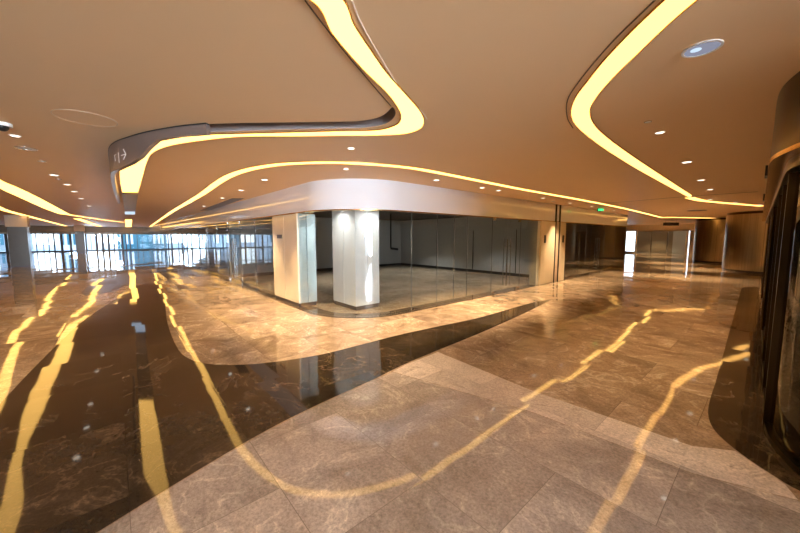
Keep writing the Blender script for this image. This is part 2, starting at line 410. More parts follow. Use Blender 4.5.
# right strip
cl = [Vector((1.5, .35)), Vector((1.36, 1.1))]+px([(662.5, 0), (610, 52.5), (586, 82), (575, 97.5), (571, 111), (574, 122), (584, 132.5), (609, 151), (645, 173), (690, 197.6)])
cr_ = [Vector((1.75, .35)), Vector((1.56, 1.1))]+px([(695, 0), (632, 58), (610, 80), (596, 97), (590, 109), (593, 121.5), (602.5, 132.5), (618, 145), (645, 164), (692, 195)])
strip_pairs(cl, cr_, 'wide amber ceiling strip curving down the right half of the ceiling', 'strip_right')
cc = catmull(px([(690, 197.5), (702, 200.3), (718, 202.1), (733.8, 203.5), (763.8, 206)]), 5)
strip_pairs(offset(cc, .13), offset(cc, -.13), 'thin amber strip continuing right from the tip of the wide curved strip', 'strip_right', k=1)
# left strips
lb = [Vector((-5.0, 3.5)), Vector((-6.35, 5.14))]+px([(0, 178.8), (20, 188), (37.5, 196.6), (55, 206), (70.3, 214.4)]); rb2 = [Vector((-5.45, 3.6)), Vector((-6.9, 5.3))]+px([(0, 188), (17, 196), (32, 202.8), (46, 209), (60, 214)])
strip_pairs(lb, rb2, 'bright tapering strip at the left edge of the picture', 'strip', k=5)
c2 = [Vector((-8.2, 5.4)), Vector((-11.83, 9.24))]+px([(0, 208.4), (30, 216.6), (60, 224.4), (84, 230.6)])
c2 = catmull(c2, 4); strip_pairs(offset(c2, .14), offset(c2, -.14), 'outermost narrow straight strip at the far left above the dark pillar', 'strip', k=1)
c3 = catmull(px([(68, 214.4), (80, 216.3), (103, 219.6), (124, 222.3)]), 4)
strip_pairs(offset(c3, .14), offset(c3, -.14), 'hairline strip linking the tapering strip to a small bright square', 'strip', k=1)
strip_pairs(px([(125, 219.5), (125.6, 227)]), px([(132, 219.5), (131.4, 227)]), 'small bright square panel beyond the dark tail of the hooked strip', 'strip', k=1, trim=False)
strip_pairs(px([(73, 218.6), (86, 222.5), (100, 227.3)]), px([(81, 218.6), (94, 223.5), (106, 227.8)]), 'short bright wedge panel below the hairline strip on the left', 'strip', k=2, trim=False)
c4 = catmull(px([(664, 217.2), (690, 217.6), (724, 218.4)]), 3)
strip_pairs(offset(c4, .2), offset(c4, -.2), 'far straight amber strip above the metal clad drum', 'strip_right', k=1, trim=False)

# ------------------------------------------------------------------ sign board hung round the strip's end
bt = [(206, 122.8), (180, 125.5), (156, 129.5), (146, 131.5), (138, 133.6), (128, 136.7), (116, 141), (109.5, 146.5), (108.6, 153), (110.5, 166), (113.5, 181), (117.5, 197)]
drop = [.115, .11, .115, .19, .27, .32, .35, .34, .33, .32, .28, .2]
bp = catmull(px(bt), 6)
dr = []
for i in range(len(drop)-1):
    for k in range(6): dr.append(drop[i]+(drop[i+1]-drop[i])*k/6)
dr.append(drop[-1])
root = empty('sign_board', (bp[0].x, bp[0].y, H)); tag(root, 'curved grey sign board hanging from the ceiling with white arrow and restroom marks', 'sign')
bpy.context.view_layer.update()
bm = BM(); inn = offset(bp, -.05); n = len(bp)
rows = []
for q, lowf in ((bp, 0), (bp, 1), (inn, 1), (inn, 0)):
    rows.append([bm.verts.new((q[i].x, q[i].y, H-.012 if not lowf else H-dr[i])) for i in range(n)])
for i in range(n-1):
    for k in range(4): bm.faces.new((rows[k][i], rows[k][i+1], rows[(k+1) % 4][i+1], rows[(k+1) % 4][i]))
for i in (0, n-1): bm.faces.new([rows[k][i] for k in range(4)])
o = link('panel', bm, 'board', root); o.matrix_parent_inverse = root.matrix_basis.inverted(); smooth_angle(o)
bm = BM(); band(bm, offset(bp, .004), offset(bp, -.04), H-.012, H+.002)
o = link('shadow_gap', bm, 'black', root); o.matrix_parent_inverse = root.matrix_basis.inverted()
# marks: drawn as thin raised strokes following the board face
def board_pt(xp, yp, out=.004):
    """point of the board's outer face seen at this pixel"""
    X = (xp-400)/F; Y = -(yp-266.5)/F
    d = Vector((X, math.cos(PITCH)+Y*math.sin(PITCH), -math.sin(PITCH)+Y*math.cos(PITCH)))
    dd = Vector((d.x, d.y))
    for i in range(len(bp)-1):
        a, b = bp[i], bp[i+1]; e = b-a
        den = dd.x*e.y-dd.y*e.x
        if abs(den) < 1e-9: continue
        t = (a.x*e.y-a.y*e.x)/den; s = (a.x*dd.y-a.y*dd.x)/den
        if 0 <= s <= 1.0001 and t > 0:
            return Vector((0, 0, CAMZ))+d*t*(1-out/ (dd.length*t))
    return None
def strokes(name, segs, w=.5):
    bm = BM()
    for (x0, y0), (x1, y1) in segs:
        dx, dy = x1-x0, y1-y0; l = math.hypot(dx, dy); nx, ny = -dy/l*w, dx/l*w
        q = [board_pt(x0+nx, y0+ny), board_pt(x1+nx, y1+ny), board_pt(x1-nx, y1-ny), board_pt(x0-nx, y0-ny)]
        if None in q: continue
        f = [bm.verts.new(p) for p in q]; g = [bm.verts.new(p*1.0+Vector((p.x, p.y, 0)).normalized()*.003) for p in q]
        bm.faces.new(f); bm.faces.new(g)
        for i in range(4): bm.faces.new((f[i], f[(i+1) % 4], g[(i+1) % 4], g[i]))
    if len(bm.verts):
        o = link(name, bm, 'sign_white', root); o.matrix_parent_inverse = root.matrix_basis.inverted()
strokes('arrow', [((121, 155.5), (125.5, 154)), ((123.2, 149), (125.8, 154)), ((125.8, 154), (123.5, 159.5))], .45)
strokes('restroom_mark', [((114, 155.5), (116, 154.5)), ((114.6, 155.5), (115.4, 161))], .35)
strokes('restroom_mark', [((118.3, 152.5), (119.3, 163))], .35)

# ------------------------------------------------------------------ fascia of the corner shop
def fascia(name, path_out, z0, z1, th, mat, edge=True):
    bm = BM(); band(bm, path_out, offset(path_out, th), z0, z1)
    o = struct(link(name, bm, mat)); smooth_angle(o); return o
pf = corner_path(.03, 20, 49, 18.5)       # runs left -> corner -> right ; interior is on its left
fascia('wall_shop', pf, HF, H, .14, 'fascia')
pe = corner_path(.04, 20, 49, 18.5); bm = BM(); band(bm, pe, offset(pe, .16), HF-.022, HF); struct(link('trim_3', bm, 'brass'))
# glass panes
def pane(name, pts, z0=.01, z1=HF-.02, th=.012, mat='glass', kind='window'):
    bm = BM(); band(bm, offset(pts, -th/2), offset(pts, th/2), z0, z1)
    o = link(name, bm, mat); struct(o); smooth_angle(o); return o
wn = [0]
def win(pts, **k):
    wn[0] += 1
    return pane('window_%d' % wn[0], pts, **k)
cp = corner_path(0, 14, 2.02, 1.83); win(cp)
for b0, b1 in ((1.85, 2.71), (2.73, 3.37), (3.39, 3.93), (3.95, 5.13), (6.81, 7.95)): win([S(0, b0), S(0, b1)])
for a0, a1 in ((3.72, 5.3), (5.32, 6.88), (8.72, 10.4), (10.42, 12.2), (12.22, 14.2), (14.22, 17), (17.02, 20.5), (20.52, 26), (26.02, 34), (34.02, 48)): win([S(a1, 0), S(a0, 0)])
for b0, b1 in ((10.3, 11.8), (11.82, 13.1), (14.9, 16.6), (16.62, 18.4)): win([S(0, b0), S(0, b1)])
for b in (1.84, 2.72, 3.38, 3.94, 5.14, 6.80, 11.81, 13.11, 14.89, 16.61):
    bm = BM(); box_ab(bm, -.009, .009, b-.004, b+.004, .01, HF-.022); struct(link('trim_15', bm, 'joint'))
for a in (3.71, 5.31, 6.89, 8.71, 10.41, 12.21, 14.21, 17.01, 20.51, 26.01, 34.01):
    bm = BM(); box_ab(bm, a-.004, a+.004, -.009, .009, .01, HF-.022); struct(link('trim_15', bm, 'joint'))
# door leaves with pull bars and patch fittings
dn = [0]
def door(axis, c0, c1, hpos, side):
    dn[0] += 1
    f = (lambda t, o: S(o, t)) if axis == 'b' else (lambda t, o: S(t, o))
    bm = BM(); 
    q = [f(c0, -.006), f(c1, -.006), f(c1, .006), f(c0, .006)]; prism(bm, q, .012, HF-.03)
    d = struct(link('door_%d' % dn[0], bm, 'glass'))
    for o_ in (-.055, .055):
        bm = BM(); p = f(hpos, o_); tube(bm, v3(p, .2), v3(p, 1.68), .014)
        for z in (.45, 1.45): tube(bm, v3(p, z), v3(f(hpos, 0), z), .008, 8)
        link('pull_handle', bm, 'steel', d)
    for z0, z1 in ((.012, .09), (HF-.10, HF-.03)):
        w0, w1 = (c0, c0+.16) if side < 0 else (c1-.16, c1)
        bm = BM(); prism(bm, [f(w0, -.016), f(w1, -.016), f(w1, .016), f(w0, .016)], z0, z1); link('patch_fitting', bm, 'steel', d)
    return d
door('b', 5.15, 5.97, 5.88, -1); door('b', 5.99, 6.79, 6.10, 1)
door('a', 6.9, 7.8, 7.68, -1); door('a', 7.82, 8.7, 7.94, 1)
door('b', 13.12, 14.0, 13.9, -1); door('b', 14.02, 14.88, 14.12, 1)

# ------------------------------------------------------------------ pillars and wall panels at the shop front
def pillar(a0, a1, b0, b1, label, front, side, name='pillar'):
    c = S((a0+a1)/2, (b0+b1)/2)
    r = empty(name, (c.x, c.y, 0)); tag(r, label, 'pillar'); bpy.context.view_layer.update()
    def part(nm, a0, a1, b0, b1, z0, z1, m):
        bm = BM(); box_ab(bm, a0, a1, b0, b1, z0, z1); bmesh.ops.bevel(bm, geom=bm.edges[:], offset=.004, segments=1, affect='EDGES')
        o = link(nm, bm, m, r); o.matrix_parent_inverse = r.matrix_basis.inverted(); return o
    part('plinth', a0+.015, a1-.015, b0+.015, b1-.015, .0015, .1, 'plinth')
    am = (a0+a1)/2; e = .006
    # cladding panels with open joints
    top = HF-.025 if b0 < 0 else 2.72
    part('left_panel', am+e, a1, b0, b0+.04, .1, top, front)
    part('left_panel', a0, am-e, b0, b0+.04, .1, top, front)
    part('core', a0+.04, a1-.005, b0+.04, b1-.04, .1, top, front)
    bmid = (b0+b1)/2
    part('right_panel', a0, a0+.04, b0+.041, bmid-e, .1, top, side)
    part('right_panel', a0, a0+.04, bmid+e, b1, .1, top, side)
    return r
# free column just inside the curved glass (its corner faces the camera)
rel = Vector((-1.04, 7.58))-C; ca_, cb_ = rel.dot(U), rel.dot(V)
pillar(ca_, ca_+1.05, cb_, cb_+.70, 'white glossy square pillar standing just inside the curved corner glass', 'white_stone', 'white_stone')
# cream clad pillar that breaks the left shop front
r = pillar(2.06, 3.68, -.03, .46, 'cream clad pillar in the left shop front bearing a small dark plaque', 'cream', 'side_glass')
c = S(3.15, -.045); 
g = BM(); box_ab(g, 2.98, 3.34, -.042, -.0305, 1.70, 1.80)
tag(link('plaque', g, 'bronze_dark'), 'small dark slanted plaque fixed high on the cream clad pillar', 'sign')
# cream panels between the two right-hand shops
for i, (b0, b1) in enumerate(((8.16, 9.26), (9.65, 10.22))):
    bm = BM(); box_ab(bm, -.06, .25, b0, b1, .0025, HF-.02); bmesh.ops.bevel(bm, geom=bm.edges[:], offset=.004, segments=1, affect='EDGES')
    struct(link('wall_right_panel', bm, 'cream')); 
bm = BM(); box_ab(bm, .0, .25, 7.97, 8.15, .0025, HF-.02); struct(link('wall_right_return', bm, 'shop_wall'))
for b in (9.27, 9.61):
    bm = BM(); box_ab(bm, -.085, .02, b, b+.03, .0025, H-.002); struct(link('trim_4', bm, 'frame'))
bm = BM(); box_ab(bm, -.05, .25, 9.305, 9.605, .0025, HF-.02); struct(link('wall_right_panel', bm, 'wall'))
for b, lab in ((8.42, 'small black reader on the cream panel beside the glass door'), (9.98, 'small black reader on the cream panel right of the dark vertical fins')):
    r = empty('card_reader', v3(S(-.07, b), 1.66)); tag(r, lab, 'wall device'); bpy.context.view_layer.update()
    bm = BM(); box_ab(bm, -.085, -.061, b-.05, b+.05, 1.52, 1.80); o = link('housing', bm, 'black', r); o.matrix_parent_inverse = r.matrix_basis.inverted()
    bm = BM(); box_ab(bm, -.088, -.0855, b-.03, b+.03, 1.68, 1.76); o = link('screen', bm, 'frame', r); o.matrix_parent_inverse = r.matrix_basis.inverted()

# ------------------------------------------------------------------ shop interiors
def wall(a0, a1, b0, b1, name, mat, z1=2.95, z0=.0015, mb=None):
    bm = BM(); box_ab(bm, a0, a1, b0, b1, z0, z1); o = struct(link(name, bm, mat)); return o
wall(.27, 49.4, 9.97, 10.15, 'wall_party_right', 'shop_wall', 2.71)
wall(9.6, 9.75, .3, 9.95, 'wall_party_back', 'shop_wall', 2.71)
wall(.28, 9.58, 9.93, 9.965, 'baseboard_right', 'frame', .13)
wall(9.56, 9.595, .3, 9.92, 'baseboard_back', 'frame', .13)
wall(.3, 49.4, 9.90, 9.966, 'trim_5', 'shop_wall', 2.7, 2.05)
# panels dividing the party wall, grey door inside
for a in (1.9, 4.2, 6.6):
    wall(a, a+.03, 9.945, 9.968, 'trim_6', 'frame', 2.05, .14)
# glazed inner partition seen past the white pillar
bm = BM(); box_ab(bm, 9.50, 9.52, 2.7, 3.9, .12, 2.3); struct(link('door_7', bm, 'side_glass'))
for b in (2.66, 3.28, 3.9):
    wall(9.46, 9.56, b, b+.05, 'trim_7', 'frame', 2.35, .1)
# hanging bracket inside
r = empty('hanging_pipe', v3(S(4.2, 5.2), 2.7)); tag(r, 'black hooked pipe hanging from the dark ceiling inside the corner shop', 'pipe'); bpy.context.view_layer.update()
hp = Vector((-.40, 14.2))
bm = BM(); tube(bm, v3(hp, 2.72), v3(hp, 1.24), .032); o = link('drop_rod', bm, 'black', r); o.matrix_parent_inverse = r.matrix_basis.inverted()
bm = BM(); tube(bm, v3(hp, 1.24), v3(hp+Vector((.32, 0)), 1.20), .05); o = link('foot', bm, 'black', r); o.matrix_parent_inverse = r.matrix_basis.inverted()

# second shop on the right
wall(9.6, 9.75, 10.2, 18.4, 'wall_shop_back', 'wall_brown', 2.71)
wall(.0, 9.6, 18.45, 18.6, 'wall_shop_end', 'wall_brown', H-.004)
for k, b in enumerate((11.4, 13.0, 14.8, 16.8)):
    wall(9.5, 9.58, b, b+.06, 'trim_8', 'frame', 2.6)
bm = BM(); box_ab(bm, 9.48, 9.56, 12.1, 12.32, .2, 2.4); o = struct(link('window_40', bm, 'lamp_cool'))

# ------------------------------------------------------------------ far right end of the corridor
FB = 38.0
def wallb(a0, a1, z0, z1, mat, name='wall_far', th=.2, d=0):
    bm = BM(); box_ab(bm, a0, a1, FB+d, FB+d+th, z0, z1); return struct(link(name, bm, mat))
wallb(5.25, 14, 0.0015, HF, 'wall_brown'); wallb(-12, -.22, .0015, HF, 'wall_brown'); wallb(-12, 14, HF+.0, H-.003, 'cream')
wallb(3.95, 4.1, .0015, HF, 'cream'); wallb(-.15, .05, .0015, HF, 'cream'); wallb(4.12, 5.23, .0015, .2, 'cream')
win([S(4.1, FB+.1), S(.05, FB+.1)], mat='glass')
for a in (1.4, 2.7): wallb(a, a+.06, .002, HF-.01, 'steel', 'trim_9', .06, .05)
wallb(.28, 4.6, .0015, 2.71, 'wall_brown', 'wall_far_shop', .1, 2.6)
wallb(.3, 1.4, .0015, 2.7, 'shop_wall_light', 'wall_far_panel', .1, 2.45)
wallb(-12, 14, HF-.03, HF-.001, 'brass', 'trim_10', .05, -.06)
wall(14, 14.15, 10.2, 44, 'wall_back', 'wall_brown', H-.004)
# bright glazed slot and slit to the outside
def outlight(a0, a1, z0, z1, d=.12):
    bm = BM(); box_ab(bm, a0, a1, FB+d, FB+d+.01, z0, z1); wn[0] += 1
    return struct(link('window_%d' % wn[0], bm, 'glass_far'))
outlight(4.12, 5.23, .2, HF-.005); outlight(-.29, -.16, .002, HF-.005)
for z in (.75, 1.1, 1.45, 2.0): wallb(4.12, 5.23, z, z+.03, 'frame', 'trim_11', .03, .06)

# ------------------------------------------------------------------ metal clad drums on the right
def drum(cx, cy, r, label):
    root = empty('metal_drum', (cx, cy, 0)); tag(root, label, 'pillar')
    bpy.context.view_layer.update()
    nseg = 72
    bm = BM(); prism(bm, [(cx+r*math.cos(2*math.pi*i/nseg), cy+r*math.sin(2*math.pi*i/nseg)) for i in range(nseg)], .11, H-.12)
    o = link('cladding', bm, 'bronze', root); o.matrix_parent_inverse = root.matrix_basis.inverted(); smooth_angle(o)
    bm = BM(); disc(bm, (cx, cy), 0, r-.03, .0018, .11, 60); o = link('plinth', bm, 'plinth', root); o.matrix_parent_inverse = root.matrix_basis.inverted()
    bm = BM(); disc(bm, (cx, cy), 0, r-.02, H-.12, H-.003, 60); o = link('head_band', bm, 'bronze_dark', root); o.matrix_parent_inverse = root.matrix_basis.inverted()
    for t in (3.6, 4.2, 4.8):
        bm = BM(); p = (cx+(r+.001)*math.cos(t), cy+(r+.001)*math.sin(t)); tube(bm, (p[0], p[1], .12), (p[0], p[1], H-.13), .006, 6)
        o = link('joint', bm, 'line_dark', root); o.matrix_parent_inverse = root.matrix_basis.inverted()
    return root
drum(18.6, 16.0, 1.95, 'nearer bronze clad curved drum at the right of the corridor')
drum(22.2, 22.1, 1.75, 'farther bronze clad drum seen left of the nearer one')

# ------------------------------------------------------------------ curved shop on the right edge
W = Vector((.7399, .6727)); NN = Vector((-.6727, .7399)); O = Vector((3.31, 2.98))
fp = [O+W*16.0, O+W*11, O+W*6, O+W*3, O+W*1.0, O.copy(), Vector((3.09, 2.75)), Vector((2.94, 2.53)), Vector((2.83, 2.31)), Vector((2.76, 2.05)), Vector((2.72, 1.75)), Vector((2.72, 1.3)), Vector((2.76, .8)), Vector((2.9, -.2)), Vector((3.2, -1.6))]
fp = catmull(fp, 5)
# interior lies on the right-hand side of travel? travel runs toward the camera, interior is to the left
bm = BM(); band(bm, fp, offset(fp, .12), 2.42, H-.003); o = struct(link('wall_portal', bm, 'bronze_dark')); smooth_angle(o)
bm = BM(); band(bm, offset(fp, -.012), offset(fp, .14), 2.385, 2.42); o = struct(link('trim_12', bm, 'brass')); smooth_angle(o)
gp = offset(fp, .16)
bm = BM(); band(bm, offset(gp, -.04), offset(gp, .04), .0016, .05); struct(link('trim_13', bm, 'bronze_dark'))
bm = BM(); band(bm, offset(gp, -.07), offset(gp, .06), 2.30, 2.385); struct(link('trim_13', bm, 'bronze_dark'))
# split the glass at frames
def nearest(i_from, i_to): return gp[i_from:i_to+1]
cuts = [0, 7, 12, 17, 20, 25, 34, 48, len(gp)-1]
for a, b in zip(cuts[:-1], cuts[1:]):
    wn[0] += 1; pane('window_%d' % wn[0], gp[a:b+1], .05, 2.30, .012, 'glass_dark')
for i in (7, 12, 17, 20, 25, 48):
    p = gp[i]; t = (gp[min(i+1, len(gp)-1)]-gp[i-1]).normalized(); nrm = Vector((-t.y, t.x))
    bm = BM(); prism(bm, [p-t*.025-nrm*.05, p+t*.025-nrm*.05, p+t*.025+nrm*.05, p-t*.025+nrm*.05], .0016, 2.385); struct(link('trim_14', bm, 'bronze_dark'))
# long pull bars on the portal doors
for k, s in enumerate((3.5, 4.15)):
    p = O+W*s-NN*.10+NN*.0; q = O+W*s-NN*.16
    root = empty('pull_bar', (p.x, p.y, .2)); tag(root, ('nearer' if k == 0 else 'farther')+' tall dark pull bar on the smoked glass door at the right', 'door handle'); bpy.context.view_layer.update()
    bm = BM(); tube(bm, v3(p, .22), v3(p, 2.1), .02); o = link('bar', bm, 'bronze_dark', root); o.matrix_parent_inverse = root.matrix_basis.inverted()
    for z in (.5, 1.8):
        bm = BM(); tube(bm, v3(p, z), v3(q, z), .01, 8)
        o = link('standoff', bm, 'bronze_dark', root); o.matrix_parent_inverse = root.matrix_basis.inverted()
# small dark units on the portal fascia
for s, z, lab in ((2.55, 2.66, 'square black camera unit high on the bronze portal fascia'), (6.6, 2.62, 'lower black box on the bronze portal fascia beyond the camera unit')):
    p = O+W*s+NN*.001
    root = empty('wall_unit', (p.x, p.y, z)); tag(root, lab, 'wall device'); bpy.context.view_layer.update()
    bm = BM(); d = .10
    prism(bm, [p-W*.16, p+W*.16, p+W*.16-NN*-d*.35, p-W*.16-NN*-d*.35], z-.07, z+.07); o = link('housing', bm, 'black', root); o.matrix_parent_inverse = root.matrix_basis.inverted()
# interior of that shop
def seg(p, q, th, z0, z1, name, mat):
    p = Vector(p); q = Vector(q); bm = BM(); ribbon(bm, [p, q], th, z0, z1); return struct(link(name, bm, mat))
seg((9.4, 6.4), (9.0, 1.5), .15, .0016, 2.7, 'wall_portal_back', 'wall_brown')
seg((9.4, 6.5), (14.0, 11.5), .15, .0016, 2.7, 'wall_portal_back', 'frame')
fx = [Vector((6.6, 4.9-.14*i)) for i in range(16)]
bm = BM(); prism(bm, [(3.3, -1.5), (12.5, -1.5), (16, 13), (15.2, 13.6), (3.7, 2.9), (3.1, 2.2), (3.0, 1.2)], 2.72, 2.8); struct(link('ceiling', bm, 'shop_ceiling'))
seg((12.6, 0), (4.0, -1.6), .15, .0016, 2.7, 'wall_portal_side', 'frame')
cu = empty('ribbed_screen', (8.2, 5.4, 0)); tag(cu, 'pale grey vertically ribbed screen inside the dark shop at the right edge', 'screen'); bpy.context.view_layer.update()
for i in range(9):
    p = Vector((8.5-.02*i, 6.3-.26*i))
    bm = BM(); tube(bm, v3(p, .35), v3(p, 2.65), .11, 14); o = link('rib', bm, 'shop_wall', cu, True); o.matrix_parent_inverse = cu.matrix_basis.inverted(); smooth_angle(o)

# ------------------------------------------------------------------ left corridor pillars and end wall
def simple_pillar(a, b, w, label):
    c = S(a, b); r = empty('pillar', (c.x, c.y, 0)); tag(r, label, 'pillar'); bpy.context.view_layer.update()
    for nm, ww, z0, z1, m in (('shaft', w, .08, 2.30, 'pillar_dark'), ('plinth', w*.97, .0016, .08, 'plinth'), ('capital', w*1.12, 2.30, H-.003, 'wall')):
        bm = BM(); box_ab(bm, a-ww/2, a+ww/2, b-ww/2, b+ww/2, z0, z1); o = link(nm, bm, m, r); o.matrix_parent_inverse = r.matrix_basis.inverted()
simple_pillar(23.2, -7.5, .75, 'dark square pillar with a beige head near the left edge')
simple_pillar(43.2, -6.1, .7, 'distant dark pillar before the window wall on the left')
# curtain wall at the end of the left corridor
CW = A1
root = empty('window_50', v3(S(CW, 0), 0)); struct(root); bpy.context.view_layer.update()
bm = BM(); box_ab(bm, CW-.01, CW+.01, B0, 10, .12, 2.05); o = link('pane', bm, 'glass_far', root); o.matrix_parent_inverse = root.matrix_basis.inverted()
random.seed(3); b = B0
while b < 10:
    w = random.choice((.05, .07, .12, .22)); 
    bm = BM(); box_ab(bm, CW-.09, CW+.09, b, b+w, .12, 2.05); o = link('mullion', bm, random.choice(('frame', 'outer_teal', 'frame')), root); o.matrix_parent_inverse = root.matrix_basis.inverted()
    b += random.choice((.42, .55, .75))
wall(CW-.1, CW+.15, B0, 44, 'wall_end', 'frame', .12)
wall(CW-.1, CW+.15, B0, 10, 'wall_end', 'wall', H-.003, 2.05)
wall(CW-1.2, CW-.11, B0, 0, 'wall_end_soffit', 'wall_brown', H-.003, 2.25)
wall(A0, CW, B0-.15, B0, 'wall_left', 'wall_brown', H)
# rear glazing (behind the camera) that lets the daylight in
RW = A0
wall(RW-.15, RW, B0, B1, 'wall_rear', 'wall', .3); wall(RW-.15, RW, B0, B1, 'wall_rear', 'wall', H, 2.8)
root = empty('window_51', v3(S(RW, -6), 0)); struct(root); bpy.context.view_layer.update()
bm = BM(); box_ab(bm, RW-.08, RW-.07, -8.5, -1.0, .3, 2.8); o = link('pane', bm, 'glass_far', root); o.matrix_parent_inverse = root.matrix_basis.inverted()
for i in range(6):
    bm = BM(); b = -8.5+i*1.48; box_ab(bm, RW-.1, RW, b, b+.08, .3, 2.8); o = link('mullion', bm, 'frame', root); o.matrix_parent_inverse = root.matrix_basis.inverted()
wall(RW-.15, RW, -1.0, B1, 'wall_rear', 'wall', 2.8, .3); wall(RW-.15, RW, B0, -8.5, 'wall_rear', 'wall_brown', 2.8, .3)

# ------------------------------------------------------------------ outside
g0 = [S(A1+.3, -40), S(A1+60, -60), S(A1+60, 60), S(A1+.3, 30)]
bm = BM(); prism(bm, g0, -.4, -.2); struct(link('ground', bm, 'pavement'))
random.seed(11)
for i in range(9):
    b = -34+i*6.2; a = A1+random.uniform(9, 16); m = ('outer_teal', 'outer_white', 'outer_white', 'outer_grey', 'outer_white')[i % 5]
    lab = ('teal', 'white', 'white', 'grey', 'white')[i % 5]+' block outside the far window wall, number of blocks in from its left end: '
    h = random.uniform(5, 9)
    root = empty('building', v3(S(a, b), -.2)); tag(root, '%s facade strip seen through the far window wall' % ('teal', 'white', 'white', 'grey', 'white')[i % 5], 'building', '%s facades outside the far window wall' % ('teal', 'white', 'white', 'grey', 'white')[i % 5]); bpy.context.view_layer.update()
    bm = BM(); box_ab(bm, a, a+4, b, b+random.uniform(2.0, 4.5), -.2, h); o = link('wall', bm, m, root); o.matrix_parent_inverse = root.matrix_basis.inverted()
    for k in range(3):
        bm = BM(); box_ab(bm, a-.05, a, b+.3+k*.6, b+.6+k*.6, .6, 2.6); o = link('window', bm, 'outer_teal' if m != 'outer_teal' else 'outer_white', root); o.matrix_parent_inverse = root.matrix_basis.inverted()

# ------------------------------------------------------------------ ceiling fittings
def downlight_proto():
    r = empty('downlight', (0, 0, H))
    bm = BM(); disc(bm, (0, 0), .052, .066, -.008, .0); bmesh.ops.bevel(bm, geom=[e for e in bm.edges if abs(e.verts[0].co.z+.008) < 1e-4 and abs(e.verts[1].co.z+.008) < 1e-4], offset=.002, segments=1, affect='EDGES')
    link('trim_ring', bm, 'white', r)
    bm = BM(); disc(bm, (0, 0), 0, .0515, -.004, -.001); link('lens', bm, 'lamp', r)
    return r
DL = [((54, 175), 'nearest of the bright lamps in the row left of the sign board'), ((67, 184.5), None), ((74, 191.5), None), ((81, 198.5), None), ((89, 206), None),
      ((351, 148.2), 'single downlight between the hooked strip and the slim strip'), ((346, 168.9), 'downlight above the curved front of the white fascia'), ((264.5, 179.8), 'downlight above the left run of the fascia, nearest the corner'),
      ((436.5, 180), 'downlight above the right run of the fascia, nearest the corner'), ((241, 190.2), None), ((222.5, 198), None), ((204, 206), None),
      ((482, 187.7), 'left one of two close downlights over the right glass front'), ((498.5, 190.5), 'right one of two close downlights over the right glass front'), ((543, 198), None), ((570, 203), None), ((592, 206.2), None), ((614, 210.5), None),
      ((660, 132.3), 'downlight close to the bend of the wide amber strip'), ((687, 162), 'downlight midway down the ceiling between amber strip and portal'), ((710, 189.4), 'downlight just before the ceiling joint near the portal'),
      ((15, 135.5), 'bright downlight beside the dome camera at the left edge'), ((701, 180), None), ((710, 199.3), None), ((735.6, 202), None), ((760, 204.3), None)]
proto = downlight_proto(); first = True
lights = []
for (x, y), lab in DL:
    o = proto if first else copy_tree(proto); first = False
    p = P(x, y); o.location = (p.x, p.y, H)
    far = p.length > 7
    if lab is None:
        if x < 100: lab, g = 'small round lamp in the receding row left of the sign board', 'row of lamps left of the sign board'
        elif x < 300: lab, g = 'small round lamp receding along the left run of the fascia', 'lamps along the left fascia'
        elif x < 640: lab, g = 'small round lamp receding along the right run of the fascia', 'lamps along the right fascia'
        else: lab, g = 'small round lamp near the thin amber strip beside the portal', 'lamps by the thin amber strip'
    else: g = 'downlights'
    tag(o, lab, 'downlight', g); lights.append((p, x))
    o.scale = (1.15, 1.15, 1) if far else (.8, .8, 1)
for p, x in lights:
    ld = bpy.data.lights.new('downlight_beam', 'SPOT'); ld.energy = (150 if (340 < x < 355 and p.y < 5) else 520 if x > 100 else 120) if x < 640 else 110; ld.color = (1, .70, .38); ld.spot_size = math.radians(74); ld.spot_blend = .85; ld.shadow_soft_size = .045
    lo_ = bpy.data.objects.new('downlight_beam', ld); COL.objects.link(lo_); lo_.location = (p.x, p.y, H-.02)
# large recessed reflector lamp, upper right
p = P(702, 48.5)
r = empty('downlight', (p.x, p.y, H)); tag(r, 'large round recessed reflector lamp in the upper right ceiling', 'downlight')
bm = BM(); disc(bm, (0, 0), .088, .102, -.006, .001, 36); link('trim_ring', bm, 'white', r)
bm = BM(); disc(bm, (0, 0), 0, .088, -.0035, -.001, 36); link('reflector', bm, 'reflector', r)
bm = BM(); disc(bm, (-.03, .01), 0, .028, -.006, -.001, 24); link('bulb', bm, 'lamp_cool', r)
# flush grey discs
for (x, y), rr, lab, m in (((26, 148), .11, 'flat grey round speaker grille below the bright downlight at left', 'steel'), ((42, 161), .05, 'small grey smoke detector in the left ceiling', 'steel'), ((58.5, 178.8), .05, 'small grey ring beside the first lamp of the left row', 'steel'), ((648, 121.2), .035, 'tiny sprinkler rosette above the downlight near the amber bend', 'steel'), ((697, 210.5), .35, 'dark round grille in the far right ceiling', 'frame'), ((553, 201.3), .07, 'pale round sprinkler cover over the cream panels', 'white')):
    p = P(x, y); r = empty('ceiling_fitting', (p.x, p.y, H)); tag(r, lab, 'ceiling fitting')
    bm = BM(); disc(bm, (0, 0), rr*.86, rr, -.010, -.0005, 28); link('rim', bm, m, r)
    bm = BM(); disc(bm, (0, 0), 0, rr*.85, -.005, -.0005, 28); link('face', bm, m if m == 'frame' else 'white', r)
# dome camera at the left edge
p = P(2, 123); r = empty('dome_camera', (p.x, p.y, H)); tag(r, 'dome security camera at the left edge of the ceiling', 'camera')
bm = BM(); disc(bm, (0, 0), 0, .075, -.035, -.001, 28); link('base', bm, 'white', r)
bm = BM(); bmesh.ops.create_uvsphere(bm, u_segments=20, v_segments=10, radius=.05)
for v in bm.verts: v.co.z = min(v.co.z, 0)-.036
link('dome', bm, 'black', r, True)
